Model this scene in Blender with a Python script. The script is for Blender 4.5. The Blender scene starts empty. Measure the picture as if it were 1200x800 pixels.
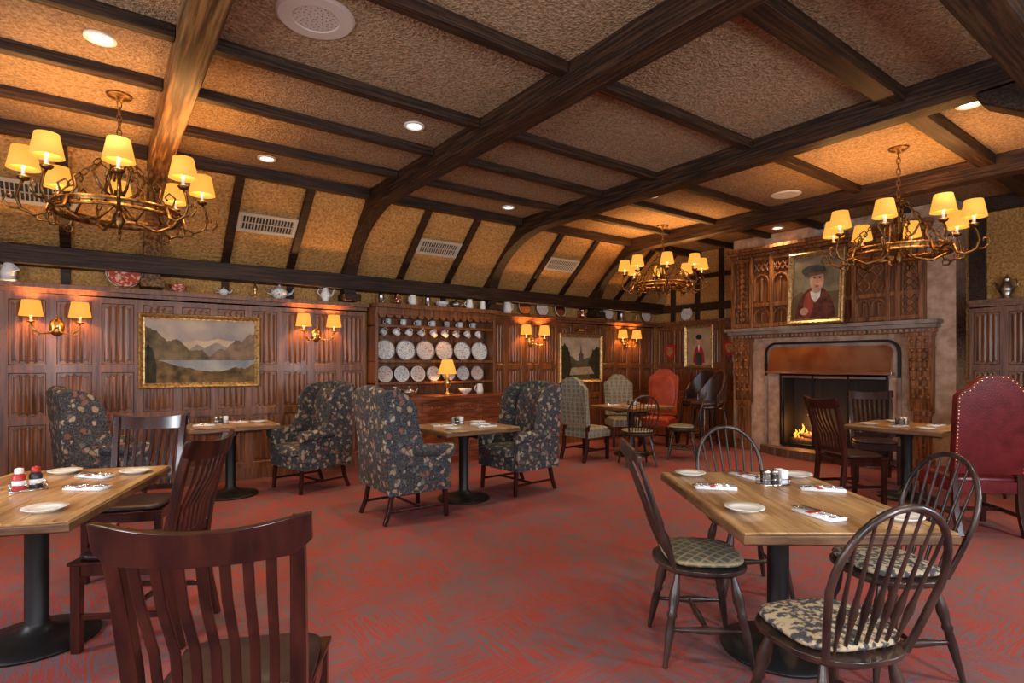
import bpy, math, random
from mathutils import Vector, Matrix, Euler
import bmesh
random.seed(7)
R=math.radians
# ------------------------------------------------------------------ materials
MATS={}
def newmat(name):
    m=bpy.data.materials.new(name); m.use_nodes=True
    nt=m.node_tree; b=nt.nodes['Principled BSDF']; MATS[name]=m
    return m,nt,b
def rgb(c): return (c[0],c[1],c[2],1)
def M(name,c,rough=.5,metal=0,c2=None,scale=(8,8,8),bump=0,lo=.35,hi=.65,detail=5,coat=0,emis=None,es=0,spec=None,bscale=None,bd=.01):
    m,nt,b=newmat(name)
    b.inputs['Base Color'].default_value=rgb(c); b.inputs['Roughness'].default_value=rough
    b.inputs['Metallic'].default_value=metal; b.inputs['Coat Weight'].default_value=coat
    b.inputs['Coat Roughness'].default_value=.15
    if spec is not None: b.inputs['Specular IOR Level'].default_value=spec
    if emis: b.inputs['Emission Color'].default_value=rgb(emis); b.inputs['Emission Strength'].default_value=es
    if c2 or bump:
        tc=nt.nodes.new('ShaderNodeTexCoord'); mp=nt.nodes.new('ShaderNodeMapping'); mp.inputs['Scale'].default_value=scale
        nt.links.new(tc.outputs['Object'],mp.inputs['Vector'])
        n=nt.nodes.new('ShaderNodeTexNoise'); n.inputs['Scale'].default_value=1; n.inputs['Detail'].default_value=detail
        nt.links.new(mp.outputs[0],n.inputs['Vector'])
        if c2:
            r=nt.nodes.new('ShaderNodeValToRGB'); r.color_ramp.elements[0].position=lo; r.color_ramp.elements[1].position=hi
            r.color_ramp.elements[0].color=rgb(c); r.color_ramp.elements[1].color=rgb(c2)
            nt.links.new(n.outputs['Fac'],r.inputs[0]); nt.links.new(r.outputs[0],b.inputs['Base Color'])
        if bump:
            src=n
            if bscale:
                src=nt.nodes.new('ShaderNodeTexNoise'); src.inputs['Scale'].default_value=bscale; src.inputs['Detail'].default_value=4
                nt.links.new(tc.outputs['Object'],src.inputs['Vector'])
            bp=nt.nodes.new('ShaderNodeBump'); bp.inputs['Strength'].default_value=bump; bp.inputs['Distance'].default_value=bd
            nt.links.new(src.outputs['Fac'],bp.inputs['Height']); nt.links.new(bp.outputs[0],b.inputs['Normal'])
    return m
wood=M('panel_wood',(.075,.024,.008),.38,c2=(.27,.095,.027),scale=(34,34,2.5),bump=.10,coat=.12,lo=.3,hi=.72)
woodf=M('overmantel_wood',(.085,.028,.009),.36,c2=(.38,.145,.045),scale=(38,38,3),bump=.12,coat=.15)
woodr=M('cabinet_wood',(.13,.028,.009),.35,c2=(.32,.085,.025),scale=(4,30,30),bump=.1,coat=.2)
beamY=M('beam_wood_cross',(.014,.006,.003),.55,c2=(.095,.040,.015),scale=(55,2.5,55),bump=.5,lo=.42,hi=.78,spec=.3)
beamX=M('beam_wood_long',(.014,.006,.003),.55,c2=(.075,.032,.012),scale=(2.5,55,55),bump=.5,lo=.42,hi=.78,spec=.3)
beamL=M('beam_wood_lit',(.05,.02,.006),.5,c2=(.26,.125,.04),scale=(34,1.8,34),bump=.8,lo=.4,hi=.65,spec=.3)  # paler copy of the cross beam wood, light on one beam put into colour
plaster=M('ceiling_plaster',(.15,.088,.046),.95,c2=(.47,.31,.175),scale=(52,52,52),bump=1.0,lo=.26,hi=.78,bd=.03,detail=4,spec=.1)
plasterW=M('wall_plaster',(.30,.135,.037),.95,c2=(.72,.40,.13),scale=(38,38,38),bump=1.0,lo=.26,hi=.74,bd=.03,detail=4,spec=.1)
stucco=M('fireplace_stucco',(.38,.23,.14),.85,c2=(.58,.39,.26),scale=(9,9,9),bump=.6,bscale=30,bd=.02)
tablew=M('table_oak',(.24,.12,.045),.38,c2=(.54,.33,.145),scale=(26,2.2,26),bump=.08,coat=.25)
tablee=M('table_edge',(.07,.03,.012),.45,c2=(.20,.10,.04),scale=(6,6,30),bump=.1)
mahog=M('mahogany',(.012,.0028,.002),.25,c2=(.045,.009,.005),scale=(20,20,3),coat=.4)
winds=M('windsor_wood',(.012,.008,.007),.33,c2=(.060,.030,.021),scale=(12,12,4),coat=.2)
iron=M('cast_iron',(.012,.011,.011),.45,metal=.3)
gold=M('aged_bronze',(.08,.04,.014),.40,metal=.9,c2=(.28,.145,.045),scale=(30,30,30))
brass=M('brass',(.65,.42,.15),.28,metal=1)
gilt=M('gilt_frame',(.30,.15,.04),.4,metal=.7,c2=(.75,.50,.2),scale=(40,40,40),bump=.4)
copper=M('copper',(.62,.26,.16),.22,metal=1,c2=(.90,.56,.40),scale=(3,3,3))
chrome=M('chrome',(.8,.8,.8),.15,metal=1)
pewter=M('pewter',(.45,.43,.40),.3,metal=1)
white=M('white_ceramic',(.82,.80,.76),.2,coat=.3)
linen=M('napkin_linen',(.82,.82,.82),.85,c2=(.72,.72,.74),scale=(60,60,60))
redm=M('red_label',(.45,.02,.015),.4)
blackp=M('black_plastic',(.02,.02,.02),.4)
blueR=M('plate_rim_blue',(.70,.68,.64),.25,c2=(.16,.20,.28),scale=(60,60,60),lo=.52,hi=.62)
redR=M('plate_rim_red',(.68,.60,.52),.25,c2=(.42,.14,.09),scale=(60,60,60),lo=.54,hi=.62)
redpl=M('red_plate',(.40,.06,.04),.25,c2=(.70,.45,.35),scale=(30,30,30),lo=.5,hi=.6)
leather=M('burgundy_leather',(.085,.005,.008),.32,c2=(.135,.011,.014),scale=(10,10,10),bump=.15,coat=.15,bscale=80)
redlea=M('red_leather',(.26,.03,.010),.4,c2=(.38,.06,.018),scale=(6,6,6))
darklea=M('dark_leather',(.022,.010,.010),.35,c2=(.045,.02,.02),scale=(12,12,12),coat=.1)
black=M('firebox_black',(.012,.010,.009),.6)
vent=M('vent_metal',(.50,.42,.31),.5)
ventd=M('vent_dark',(.03,.025,.02),.8)
trimw=M('light_trim',(.70,.66,.6),.5)
spk=M('speaker_cloth',(.42,.33,.27),.8)
log=M('log_bark',(.10,.05,.03),.9,c2=(.20,.12,.07),scale=(20,20,20),bump=.5)
stone=M('mantel_stone',(.22,.16,.12),.6,c2=(.36,.29,.23),scale=(6,6,6),bump=.2)
def glassm():
    m,nt,b=newmat('clear_glass'); b.inputs['Base Color'].default_value=(1,1,1,1); b.inputs['Roughness'].default_value=.03
    b.inputs['Transmission Weight'].default_value=.9; b.inputs['IOR'].default_value=1.3; return m
glass=glassm()
def emit(name,c,s,base=None):
    m,nt,b=newmat(name); b.inputs['Base Color'].default_value=rgb(base or c); b.inputs['Emission Color'].default_value=rgb(c); b.inputs['Emission Strength'].default_value=s; b.inputs['Roughness'].default_value=.8
    return m
shade=emit('lamp_shade',(1,.45,.06),.92,(.34,.17,.035))
bulb=emit('downlight_lens',(1,.86,.62),5)
flame=emit('flame',(1,.32,.04),2.0)
def carpetm():
    m,nt,b=newmat('carpet'); L=nt.links.new; N=nt.nodes.new
    tc=N('ShaderNodeTexCoord')
    def ns(sc,detail=3):
        mp=N('ShaderNodeMapping'); mp.inputs['Scale'].default_value=sc; L(tc.outputs['Object'],mp.inputs[0])
        n=N('ShaderNodeTexNoise'); n.inputs['Scale'].default_value=1; n.inputs['Detail'].default_value=detail; L(mp.outputs[0],n.inputs['Vector']); return n
    a=ns((6,75,1),3); c=ns((75,6,1),3); big=ns((2.2,2.2,1),5); fine=ns((130,130,1),1)
    ck=N('ShaderNodeTexChecker'); ck.inputs['Scale'].default_value=2.0; L(tc.outputs['Object'],ck.inputs['Vector'])
    mx=N('ShaderNodeMix'); mx.data_type='FLOAT'; L(ck.outputs['Fac'],mx.inputs[0]); L(a.outputs['Fac'],mx.inputs[2]); L(c.outputs['Fac'],mx.inputs[3])
    ad=N('ShaderNodeMath'); ad.operation='MULTIPLY_ADD'; L(big.outputs['Fac'],ad.inputs[0]); ad.inputs[1].default_value=.38; L(mx.outputs[0],ad.inputs[2])
    ad2=N('ShaderNodeMath'); ad2.operation='MULTIPLY_ADD'; L(fine.outputs['Fac'],ad2.inputs[0]); ad2.inputs[1].default_value=.24; L(ad.outputs[0],ad2.inputs[2])
    r=N('ShaderNodeValToRGB'); e=r.color_ramp.elements; e[0].position=.745; e[0].color=(.165,.11,.115,1); e[1].position=.87; e[1].color=(.33,.062,.048,1)
    L(ad2.outputs[0],r.inputs[0]); L(r.outputs[0],b.inputs['Base Color']); b.inputs['Roughness'].default_value=.95; b.inputs['Specular IOR Level'].default_value=.15
    f=N('ShaderNodeTexNoise'); f.inputs['Scale'].default_value=160; L(tc.outputs['Object'],f.inputs['Vector'])
    bp=N('ShaderNodeBump'); bp.inputs['Strength'].default_value=.5; bp.inputs['Distance'].default_value=.005; L(f.outputs['Fac'],bp.inputs['Height']); L(bp.outputs[0],b.inputs['Normal'])
    return m
carpet=carpetm()
def floralm():
    m,nt,b=newmat('floral_tapestry'); L=nt.links.new; N=nt.nodes.new
    tc=N('ShaderNodeTexCoord')
    nz=N('ShaderNodeTexNoise'); nz.inputs['Scale'].default_value=16; L(tc.outputs['Object'],nz.inputs['Vector'])
    mxv=N('ShaderNodeMix'); mxv.data_type='RGBA'; mxv.blend_type='ADD'; mxv.inputs[0].default_value=.09; L(tc.outputs['Object'],mxv.inputs[6]); L(nz.outputs['Color'],mxv.inputs[7])
    v=N('ShaderNodeTexVoronoi'); v.inputs['Scale'].default_value=19; L(mxv.outputs[2],v.inputs['Vector'])
    r=N('ShaderNodeValToRGB'); e=r.color_ramp.elements; e[0].position=.36; e[0].color=(1,1,1,1); e[1].position=.48; e[1].color=(0,0,0,1); L(v.outputs['Distance'],r.inputs[0])
    sp=N('ShaderNodeSeparateColor'); L(v.outputs['Color'],sp.inputs[0])
    cr=N('ShaderNodeValToRGB'); cr.color_ramp.interpolation='CONSTANT'; e=cr.color_ramp.elements
    e[0].position=0; e[0].color=(.03,.033,.04,1); e[1].position=.27; e[1].color=(.34,.23,.14,1)
    for p,c in ((.48,(.22,.07,.05,1)),(.6,(.11,.12,.10,1)),(.8,(.42,.33,.22,1))):
        q=e.new(p); q.color=c
    L(sp.outputs[0],cr.inputs[0])
    mx=N('ShaderNodeMix'); mx.data_type='RGBA'; L(r.outputs[0],mx.inputs[0]); mx.inputs[6].default_value=(.016,.019,.028,1); L(cr.outputs[0],mx.inputs[7])
    v2=N('ShaderNodeTexVoronoi'); v2.inputs['Scale'].default_value=50; v2.feature='DISTANCE_TO_EDGE'; L(mxv.outputs[2],v2.inputs['Vector'])
    r2=N('ShaderNodeValToRGB'); r2.color_ramp.elements[0].position=.02; r2.color_ramp.elements[0].color=(.55,.55,.55,1); r2.color_ramp.elements[1].position=.11; r2.color_ramp.elements[1].color=(0,0,0,1); L(v2.outputs['Distance'],r2.inputs[0])
    m3=N('ShaderNodeMix'); m3.data_type='RGBA'; L(r2.outputs[0],m3.inputs[0]); L(mx.outputs[2],m3.inputs[6]); m3.inputs[7].default_value=(.18,.16,.13,1)
    L(m3.outputs[2],b.inputs['Base Color']); b.inputs['Roughness'].default_value=.9
    return m
floral=floralm()
def diamondm(name,ca,cb,s=22):
    m,nt,b=newmat(name); L=nt.links.new; N=nt.nodes.new
    tc=N('ShaderNodeTexCoord'); mp=N('ShaderNodeMapping'); mp.inputs['Rotation'].default_value=(0,0,R(45)); L(tc.outputs['Object'],mp.inputs[0])
    v=N('ShaderNodeTexVoronoi'); v.inputs['Scale'].default_value=s; v.inputs['Randomness'].default_value=0; v.distance='CHEBYCHEV'; L(mp.outputs[0],v.inputs['Vector'])
    r=N('ShaderNodeValToRGB'); e=r.color_ramp.elements; e[0].position=.32; e[0].color=rgb(ca); e[1].position=.46; e[1].color=rgb(cb); L(v.outputs['Distance'],r.inputs[0])
    nz=N('ShaderNodeTexNoise'); nz.inputs['Scale'].default_value=60; L(tc.outputs['Object'],nz.inputs['Vector'])
    mx=N('ShaderNodeMix'); mx.data_type='RGBA'; mx.blend_type='MULTIPLY'; mx.inputs[0].default_value=.7; L(r.outputs[0],mx.inputs[6]); L(nz.outputs['Color'],mx.inputs[7])
    L(mx.outputs[2],b.inputs['Base Color']); b.inputs['Roughness'].default_value=.85; return m
quilt=diamondm('quilted_cushion',(.16,.16,.12),(.50,.40,.22))
greyfab=diamondm('grey_diamond_fabric',(.24,.24,.18),(.44,.42,.32),16)
scrollfab=M('scroll_fabric',(.05,.05,.055),.9,c2=(.46,.36,.23),scale=(42,42,42),lo=.46,hi=.56)
def brickm():
    m,nt,b=newmat('hearth_brick'); L=nt.links.new; N=nt.nodes.new
    tc=N('ShaderNodeTexCoord'); mp=N('ShaderNodeMapping'); mp.inputs['Rotation'].default_value=(0,0,R(90)); L(tc.outputs['Object'],mp.inputs[0])
    br=N('ShaderNodeTexBrick'); br.inputs['Scale'].default_value=4; br.inputs['Color1'].default_value=(.12,.05,.03,1); br.inputs['Color2'].default_value=(.08,.035,.025,1); br.inputs['Mortar'].default_value=(.15,.11,.08,1); L(mp.outputs[0],br.inputs['Vector']); L(br.outputs[0],b.inputs['Base Color']); b.inputs['Roughness'].default_value=.6
    return m
brick=brickm()
PM={}
def paint(c,c2=None,s=12):
    k=(c,c2,s)
    if k not in PM: PM[k]=M('oil_paint_%d'%len(PM),c,.6,c2=c2 or tuple(min(1,x*1.5) for x in c),scale=(s,s,s),spec=.2)
    return PM[k]
# ------------------------------------------------------------------ mesh builder
class MB:
    def __init__(s): s.v=[];s.f=[];s.m=[];s.mats=[];s.T=Matrix.Identity(4)
    def add(s,vs,fs,mat,Mx=None):
        b=len(s.v); T=s.T@Mx if Mx is not None else s.T
        s.v+=[T@Vector(p) for p in vs]
        if mat not in s.mats: s.mats.append(mat)
        k=s.mats.index(mat)
        for f in fs: s.f.append([b+i for i in f]); s.m.append(k)
    def box(s,c,d,mat,rot=None,Mx=None):
        x,y,z=d[0]/2,d[1]/2,d[2]/2
        vs=[(-x,-y,-z),(x,-y,-z),(x,y,-z),(-x,y,-z),(-x,-y,z),(x,-y,z),(x,y,z),(-x,y,z)]
        fs=[(0,3,2,1),(4,5,6,7),(0,1,5,4),(1,2,6,5),(2,3,7,6),(3,0,4,7)]
        T=Matrix.Translation(c)
        if rot: T=T@Euler(rot).to_matrix().to_4x4()
        if Mx is not None: T=Mx@T
        s.add(vs,fs,mat,T)
    def bb(s,a,b,mat): # by bounds
        s.box([(a[i]+b[i])/2 for i in range(3)],[abs(b[i]-a[i]) for i in range(3)],mat)
    def prism(s,poly,ax,a,b,mat,Mx=None):
        n=len(poly)
        def P(p,t): return {'x':(t,p[0],p[1]),'y':(p[0],t,p[1]),'z':(p[0],p[1],t)}[ax]
        vs=[P(p,a) for p in poly]+[P(p,b) for p in poly]
        fs=[tuple(range(n))[::-1],tuple(range(n,2*n))]+[(i,(i+1)%n,n+(i+1)%n,n+i) for i in range(n)]
        s.add(vs,fs,mat,Mx)
    def sweep(s,pts,secs,mat,closed=False,side=None,Mx=None):
        pts=[Vector(p) for p in pts]; n=len(pts); vs=[];fr=None
        for i,p in enumerate(pts):
            a=pts[(i-1)%n] if (closed or i>0) else pts[i]; b=pts[(i+1)%n] if (closed or i<n-1) else pts[i]
            t=(b-a).normalized()
            if side is not None: u=Vector(side); u=(u-t*u.dot(t)).normalized()
            else:
                if fr is None:
                    h=Vector((0,0,1)) if abs(t.z)<.9 else Vector((1,0,0)); u=(h-t*h.dot(t)).normalized()
                else: u=(fr-t*fr.dot(t)).normalized()
                fr=u
            w=t.cross(u)
            for q in secs[i]: vs.append(p+u*q[0]+w*q[1])
        k=len(secs[0]); fs=[]
        for i in range(n if closed else n-1):
            j=(i+1)%n
            for q in range(k): fs.append((i*k+q,i*k+(q+1)%k,j*k+(q+1)%k,j*k+q))
        if not closed: fs.append(tuple(range(k))[::-1]); fs.append(tuple(range((n-1)*k,n*k)))
        s.add(vs,fs,mat,Mx)
    def tube(s,pts,r,mat,n=8,closed=False,Mx=None):
        rs=r if isinstance(r,(list,tuple)) else [r]*len(pts)
        s.sweep(pts,[[(x*math.cos(2*math.pi*k/n),x*math.sin(2*math.pi*k/n)) for k in range(n)] for x in rs],mat,closed,Mx=Mx)
    def bar(s,pts,w,d,mat,side=(1,0,0),Mx=None):
        ws=w if isinstance(w,(list,tuple)) else [w]*len(pts)
        s.sweep(pts,[[(x/2,d/2),(-x/2,d/2),(-x/2,-d/2),(x/2,-d/2)] for x in ws],mat,side=side,Mx=Mx)
    def turned(s,a,b,prof,mat,n=10):
        a=Vector(a);b=Vector(b); s.tube([a.lerp(b,t) for t,_ in prof],[r for _,r in prof],mat,n)
    def lathe(s,prof,mat,n=24,Mx=None,at=(0,0,0),closed=False):
        vs=[];fs=[];m=len(prof)
        for r,z in prof:
            for k in range(n):
                a=2*math.pi*k/n; vs.append((at[0]+r*math.cos(a),at[1]+r*math.sin(a),at[2]+z))
        for i in range(m if closed else m-1):
            j=(i+1)%m
            for k in range(n): fs.append((i*n+k,i*n+(k+1)%n,j*n+(k+1)%n,j*n+k))
        if not closed:
            if prof[0][0]>1e-6: fs.append(tuple(range(n))[::-1])
            if prof[-1][0]>1e-6: fs.append(tuple(range((m-1)*n,m*n)))
        s.add(vs,fs,mat,Mx)
    def cone(s,at,r0,r1,h,mat,n=20,Mx=None): # open shade wall with thickness
        s.lathe([(r0,0),(r1,h),(r1-.003,h),(r0-.003,0)],mat,n,Mx,at,closed=True)
    def pillow(s,c,d,mat,e=.35,rot=None,nu=28,nv=14,Mx=None):
        def sg(x,p): return math.copysign(abs(x)**p,x)
        vs=[];fs=[]
        for i in range(nv+1):
            ph=-math.pi/2+math.pi*i/nv
            for j in range(nu):
                th=2*math.pi*j/nu; cp=sg(math.cos(ph),e*1.6)
                vs.append((d[0]/2*cp*sg(math.cos(th),e),d[1]/2*cp*sg(math.sin(th),e),d[2]/2*sg(math.sin(ph),.8)))
        for i in range(nv):
            for j in range(nu): fs.append((i*nu+j,i*nu+(j+1)%nu,(i+1)*nu+(j+1)%nu,(i+1)*nu+j))
        T=Matrix.Translation(c)
        if rot: T=T@Euler(rot).to_matrix().to_4x4()
        if Mx is not None: T=Mx@T
        s.add(vs,fs,mat,T)
    def frame(s,w,h,prof,mat,Mx=None):
        vs=[];n=len(prof)
        for sx,sy in ((-1,-1),(1,-1),(1,1),(-1,1)):
            for o,z in prof: vs.append((sx*(w/2+o),sy*(h/2+o),z))
        fs=[]
        for i in range(4):
            j=(i+1)%4
            for k in range(n): fs.append((i*n+k,j*n+k,j*n+(k+1)%n,i*n+(k+1)%n))
        s.add(vs,fs,mat,Mx)
    def mesh(s,name,smooth=True):
        me=bpy.data.meshes.new(name); me.from_pydata([tuple(v) for v in s.v],[],s.f)
        for m in s.mats: me.materials.append(m)
        me.polygons.foreach_set('material_index',s.m)
        bm=bmesh.new(); bm.from_mesh(me); bmesh.ops.remove_doubles(bm,verts=bm.verts,dist=1e-6)
        bmesh.ops.recalc_face_normals(bm,faces=bm.faces)
        bm.to_mesh(me); bm.free()
        me.polygons.foreach_set('use_smooth',[smooth]*len(me.polygons)); me.update(); return me
def place(name,me,loc=(0,0,0),rz=0,bevel=0,seg=2,scale=1,rot=None):
    o=bpy.data.objects.new(name,me); bpy.context.scene.collection.objects.link(o)
    o.location=loc; o.rotation_euler=rot if rot else (0,0,R(rz)); o.scale=(scale,)*3 if not isinstance(scale,tuple) else scale
    if bevel:
        b=o.modifiers.new('bevel','BEVEL'); b.width=bevel; b.segments=seg; b.limit_method='ANGLE'; b.angle_limit=R(50); b.harden_normals=True
    return o
def build(name,mb,loc=(0,0,0),rz=0,bevel=0,seg=2,smooth=None,rot=None):
    return place(name,mb.mesh(name,smooth if smooth is not None else bool(bevel)),loc,rz,bevel,seg,rot=rot)
def light(name,kind,loc,power,col,size=.05,rot=None,parent=None,**kw):
    l=bpy.data.lights.new(name,kind); l.energy=power; l.color=col
    if kind in('POINT','SPOT'): l.shadow_soft_size=size
    for k,v in kw.items(): setattr(l,k,v)
    o=bpy.data.objects.new(name,l); bpy.context.scene.collection.objects.link(o); o.location=loc
    if rot: o.rotation_euler=rot
    if parent:
        o.parent=parent; o.matrix_parent_inverse=Matrix.Identity(4)
    return o
def basis(o,u,v,w):
    m=Matrix.Identity(4)
    for i,c in enumerate((u,v,w)):
        for k in range(3): m[k][i]=c[k]
    for k in range(3): m[k][3]=o[k]
    return m
WARM=(1,.52,.17)
# ------------------------------------------------------------------ room shell
YW=7.4; XB=9.0; ZC=3.45; YS=-1.8; XF=-2.6
b=MB(); b.bb((XF-.2,YS-.2,-.1),(XB+.2,YW+.2,0),carpet); build('floor',b,smooth=False)
b=MB(); b.bb((XF-.15,YW,0),(XB+.15,YW+.15,3.6),plasterW); build('wall_left',b,smooth=False)
b=MB(); b.bb((XB,YS-.15,0),(XB+.15,YW,3.6),plasterW); build('wall_back',b,smooth=False)
def winwall(name,length,wins,z0,z1,T):
    b=MB(); b.T=T; u=0
    for a,c in wins:
        b.bb((u,0,0),(a,3.6,-.15),plasterW); b.bb((a,0,0),(c,z0,-.15),plasterW); b.bb((a,z1,0),(c,3.6,-.15),plasterW); u=c
    b.bb((u,0,0),(length,3.6,-.15),plasterW); build(name,b,smooth=False)
    for i,(a,c) in enumerate(wins):
        b=MB(); b.T=T
        b.frame(c-a,z1-z0,[(0,0),(.08,0),(.08,.03),(-.04,.03),(-.04,-.1),(0,-.1)],wood,Matrix.Translation(((a+c)/2,(z0+z1)/2,0)))
        for k in range(1,4): b.bb((a+(c-a)*k/4-.015,z0,-.09),(a+(c-a)*k/4+.015,z1,-.05),wood)
        for k in range(1,4): b.bb((a,z0+(z1-z0)*k/4-.012,-.09),(c,z0+(z1-z0)*k/4+.012,-.05),wood)
        build('window_%d'%(winwall.n),b,smooth=False); winwall.n+=1
winwall.n=1
WR=[(1.0,2.8),(3.6,5.4),(6.2,8.0)]; WF=[(1.5,3.3),(4.3,6.1)]
winwall('wall_right',XB-XF,WR,.9,2.5,basis((XF,YS,0),(1,0,0),(0,0,1),(0,1,0)))
winwall('wall_front',YW-YS,WF,.9,2.5,basis((XF,YS,0),(0,1,0),(0,0,1),(1,0,0)))
# ceiling + slope
b=MB(); b.bb((XF,YS,ZC),(XB,6.42,ZC+.12),plaster)
b.prism([(6.40,ZC),(7.4,2.56),(7.4,2.7),(6.45,ZC+.12),(6.40,ZC+.12)],'x',XF,XB,plasterW); build('ceiling',b,smooth=False)
# beams
BX=[-1.75,.47,2.67,4.93,7.2]
b=MB()
for i,x in enumerate(BX):
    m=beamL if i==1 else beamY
    b.bb((x-.09,YS,3.25),(x+.09,6.5,ZC+.01),m)
    n=12; inner=[]
    for k in range(n+1):
        t=k/n; a=t*math.pi/2
        inner.append((5.95+1.28*math.sin(a)**1.15 if k else 5.95, 2.27+ .98*math.cos(a)**.9 if k<n else 2.27))
    poly=inner+[(7.39,2.27),(7.39,2.60),(6.42,3.42),(5.95,3.42)]
    b.prism(poly,'x',x-.08,x+.08,m)
    b.bb((x-.11,7.12,2.21),(x+.11,7.39,2.30),m)
build('ceiling_beam_cross',b,bevel=.008,seg=1)
b=MB()
for y,w,h in ((6.38,.10,.11),(5.6,.08,.075),(4.8,.08,.075),(4.0,.08,.08),(2.9,.09,.08),(1.72,.15,.10),(-.4,.14,.12)):
    for i in range(len(BX)+1):
        x0=XF if i==0 else BX[i-1]+.091; x1=XB if i==len(BX) else BX[i]-.091
        b.bb((x0,y-w/2,ZC-h),(x1,y+w/2,ZC+.01),beamX)
b.bb((XF,7.16,2.36),(XB,7.395,2.55),beamX)
build('ceiling_beam_long',b,bevel=.008,seg=1)
b=MB(); b.bb((XF,.74,3.08),(5.1,.94,3.245),beamX)
b.prism([(.94,3.24),(1.24,3.24),(1.2,3.16),(1.1,3.10),(.94,3.0)],'x',4.83,5.03,beamX)
build('ceiling_girder',b,bevel=.012,seg=1)
# slope battens
SL=Vector((0,-1.0,.88)); sl=SL.normalized(); nrm=Vector((0,-.88,-1.0)).normalized()
b=MB()
for i in range(len(BX)):
    x0=BX[i]; x1=BX[i+1] if i+1<len(BX) else XB
    for k in (1,2):
        x=x0+(x1-x0)*k/3; b.T=basis((x,7.39,2.56),(1,0,0),sl,nrm); b.box((0,.64,.02),(.09,1.28,.05),beamX)
b.T=Matrix.Identity(4)
for x in [BX[i]+(BX[1]-BX[0])*k/3 for i in range(5) for k in (1,2)]:
    if x<8.9: b.bb((x-.04,7.37,2.2),(x+.04,7.4,2.37),beamX)
build('slope_batten_trim',b,bevel=.005,seg=1)
for x,w in ((1.57,.62),(3.8,.62),(6.06,.62),(-.62,.9)):
    b=MB(); b.T=basis((x,7.39,2.56),(1,0,0),sl,nrm)@Matrix.Translation((0,.66,.012))
    b.box((0,0,-.003),(w-.04,.22,.006),ventd); b.frame(w-.06,.18,[(0,0),(.04,0),(.04,.012),(0,.012)],vent)
    n=int(w/.035)
    for k in range(n): b.box((-w/2+.04+(w-.08)*k/(n-1),0,.006),(.008,.19,.012),vent,rot=(0,.5,0))
    b.box((0,0,.008),(w-.06,.008,.012),vent)
    build('air_vent',b,smooth=False)
# downlights
for x,y in ((.01,4.4),(2.2,4.42),(1.36,6.0),(5.56,1.45),(5.46,4.55),(4.35,6.0),(8.3,4.5),(3.6,.2),(1.3,1.0),(6.2,.2),(-.9,2.6)):
    b=MB(); b.lathe([(.06,0),(.088,-.0),(.088,-.012),(.07,-.016),(.06,-.005)],trimw,24,closed=True); b.lathe([(0,-.004),(.062,-.004),(.062,-.001),(0,-.001)],bulb,24)
    o=build('recessed_downlight',b,(x,y,ZC),smooth=False)
    light('downlight_lamp','SPOT',(0,0,-.03),78,(1,.79,.52),.06,parent=o,spot_size=R(130),spot_blend=1)
b=MB(); b.lathe([(0,-.012),(.13,-.012),(.135,-.018),(.21,-.016),(.225,0)],spk,40)
for k in range(60):
    a=k*2.4; r=.125*math.sqrt(k/60); b.lathe([(0,-.0135),(.004,-.0135)],ventd,6,at=(r*math.cos(a),r*math.sin(a),0))
build('ceiling_speaker',b,(1.04,3.38,ZC),smooth=False)
b=MB(); b.lathe([(0,-.01),(.15,-.012),(.17,0)],trimw,32); build('ceiling_speaker',b,(6.75,3.55,ZC),smooth=False)
# ------------------------------------------------------------------ panelling
def panelling(b,u0,u1,rows,col=.36,top=2.14,ledge=.19,NF=4):
    n=max(1,round((u1-u0)/col)); cw=(u1-u0)/n
    b.bb((u0,0,0),(u1,top,.042),wood)
    edges=[(0,rows[0][0])]+[(rows[i][1],rows[i+1][0]) for i in range(len(rows)-1)]+[(rows[-1][1],top)]
    for a,c in edges: b.bb((u0,a,.04),(u1,c,.06),wood)
    b.bb((u0,0,.06),(u1,.14,.075),wood)
    for i in range(n+1):
        u=u0+i*cw; a=max(u0,u-.04); c=min(u1,u+.04)
        for r0,r1 in rows: b.bb((a,r0,.04),(c,r1,.0605),wood)
    for i in range(n):
        a=u0+i*cw+.04; c=u0+(i+1)*cw-.04
        for r0,r1 in rows:
            b.frame(c-a-.016,r1-r0-.016,[(0,.04),(.008,.04),(.008,.055),(.002,.050)],wood,Matrix.Translation(((a+c)/2,(r0+r1)/2,0)))
            # linenfold: soft rounded pleats on a raised field, ends cut to a wavy hem that leaves a flat band
            aa=a+.024; cc=c-.024; m=.018; k=NF*8+1; vs=[]
            def pr(t):
                w=.5-.5*math.cos(2*math.pi*NF*t); return w**.8*(.55+.45*math.sin(math.pi*t))
            def en(t): return .014*math.cos(2*math.pi*NF*t)+.022*math.sin(math.pi*t)
            for j,(z,off) in enumerate(((r0+m+.028,0),(r0+m+.034,1),(r1-m-.034,1),(r1-m-.028,0))):
                for q in range(k):
                    t=q/(k-1); w=.0425+off*(.003+.0105*pr(t))
                    vs.append((aa+(cc-aa)*t,z-en(t) if j<2 else z+en(t),w))
            fs=[(p*k+q,p*k+q+1,(p+1)*k+q+1,(p+1)*k+q) for p in range(3) for q in range(k-1)]
            b.add(vs,fs,wood)
    b.bb((u0,top-.04,.06),(u1,top,.10),wood)
    b.bb((u0,top,.0),(u1,top+.045,ledge),wood)
ROWS=[(.2,.78),(.86,1.30),(1.38,2.03)]
b=MB(); b.T=basis((0,YW-.001,0),(1,0,0),(0,0,1),(0,-1,0))
panelling(b,XF+.01,2.93,ROWS); panelling(b,4.92,XB-.12,ROWS)
build('wood_panelling_left',b,bevel=.004,seg=1)
b=MB(); b.T=basis((XB-.001,0,0),(0,1,0),(0,0,1),(-1,0,0))
panelling(b,5.45,YW-.10,ROWS,.36,ledge=.14); panelling(b,YS+.05,2.33,ROWS,.34,ledge=.14)
build('wood_panelling_back',b,bevel=.004,seg=1)
b=MB()
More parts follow.
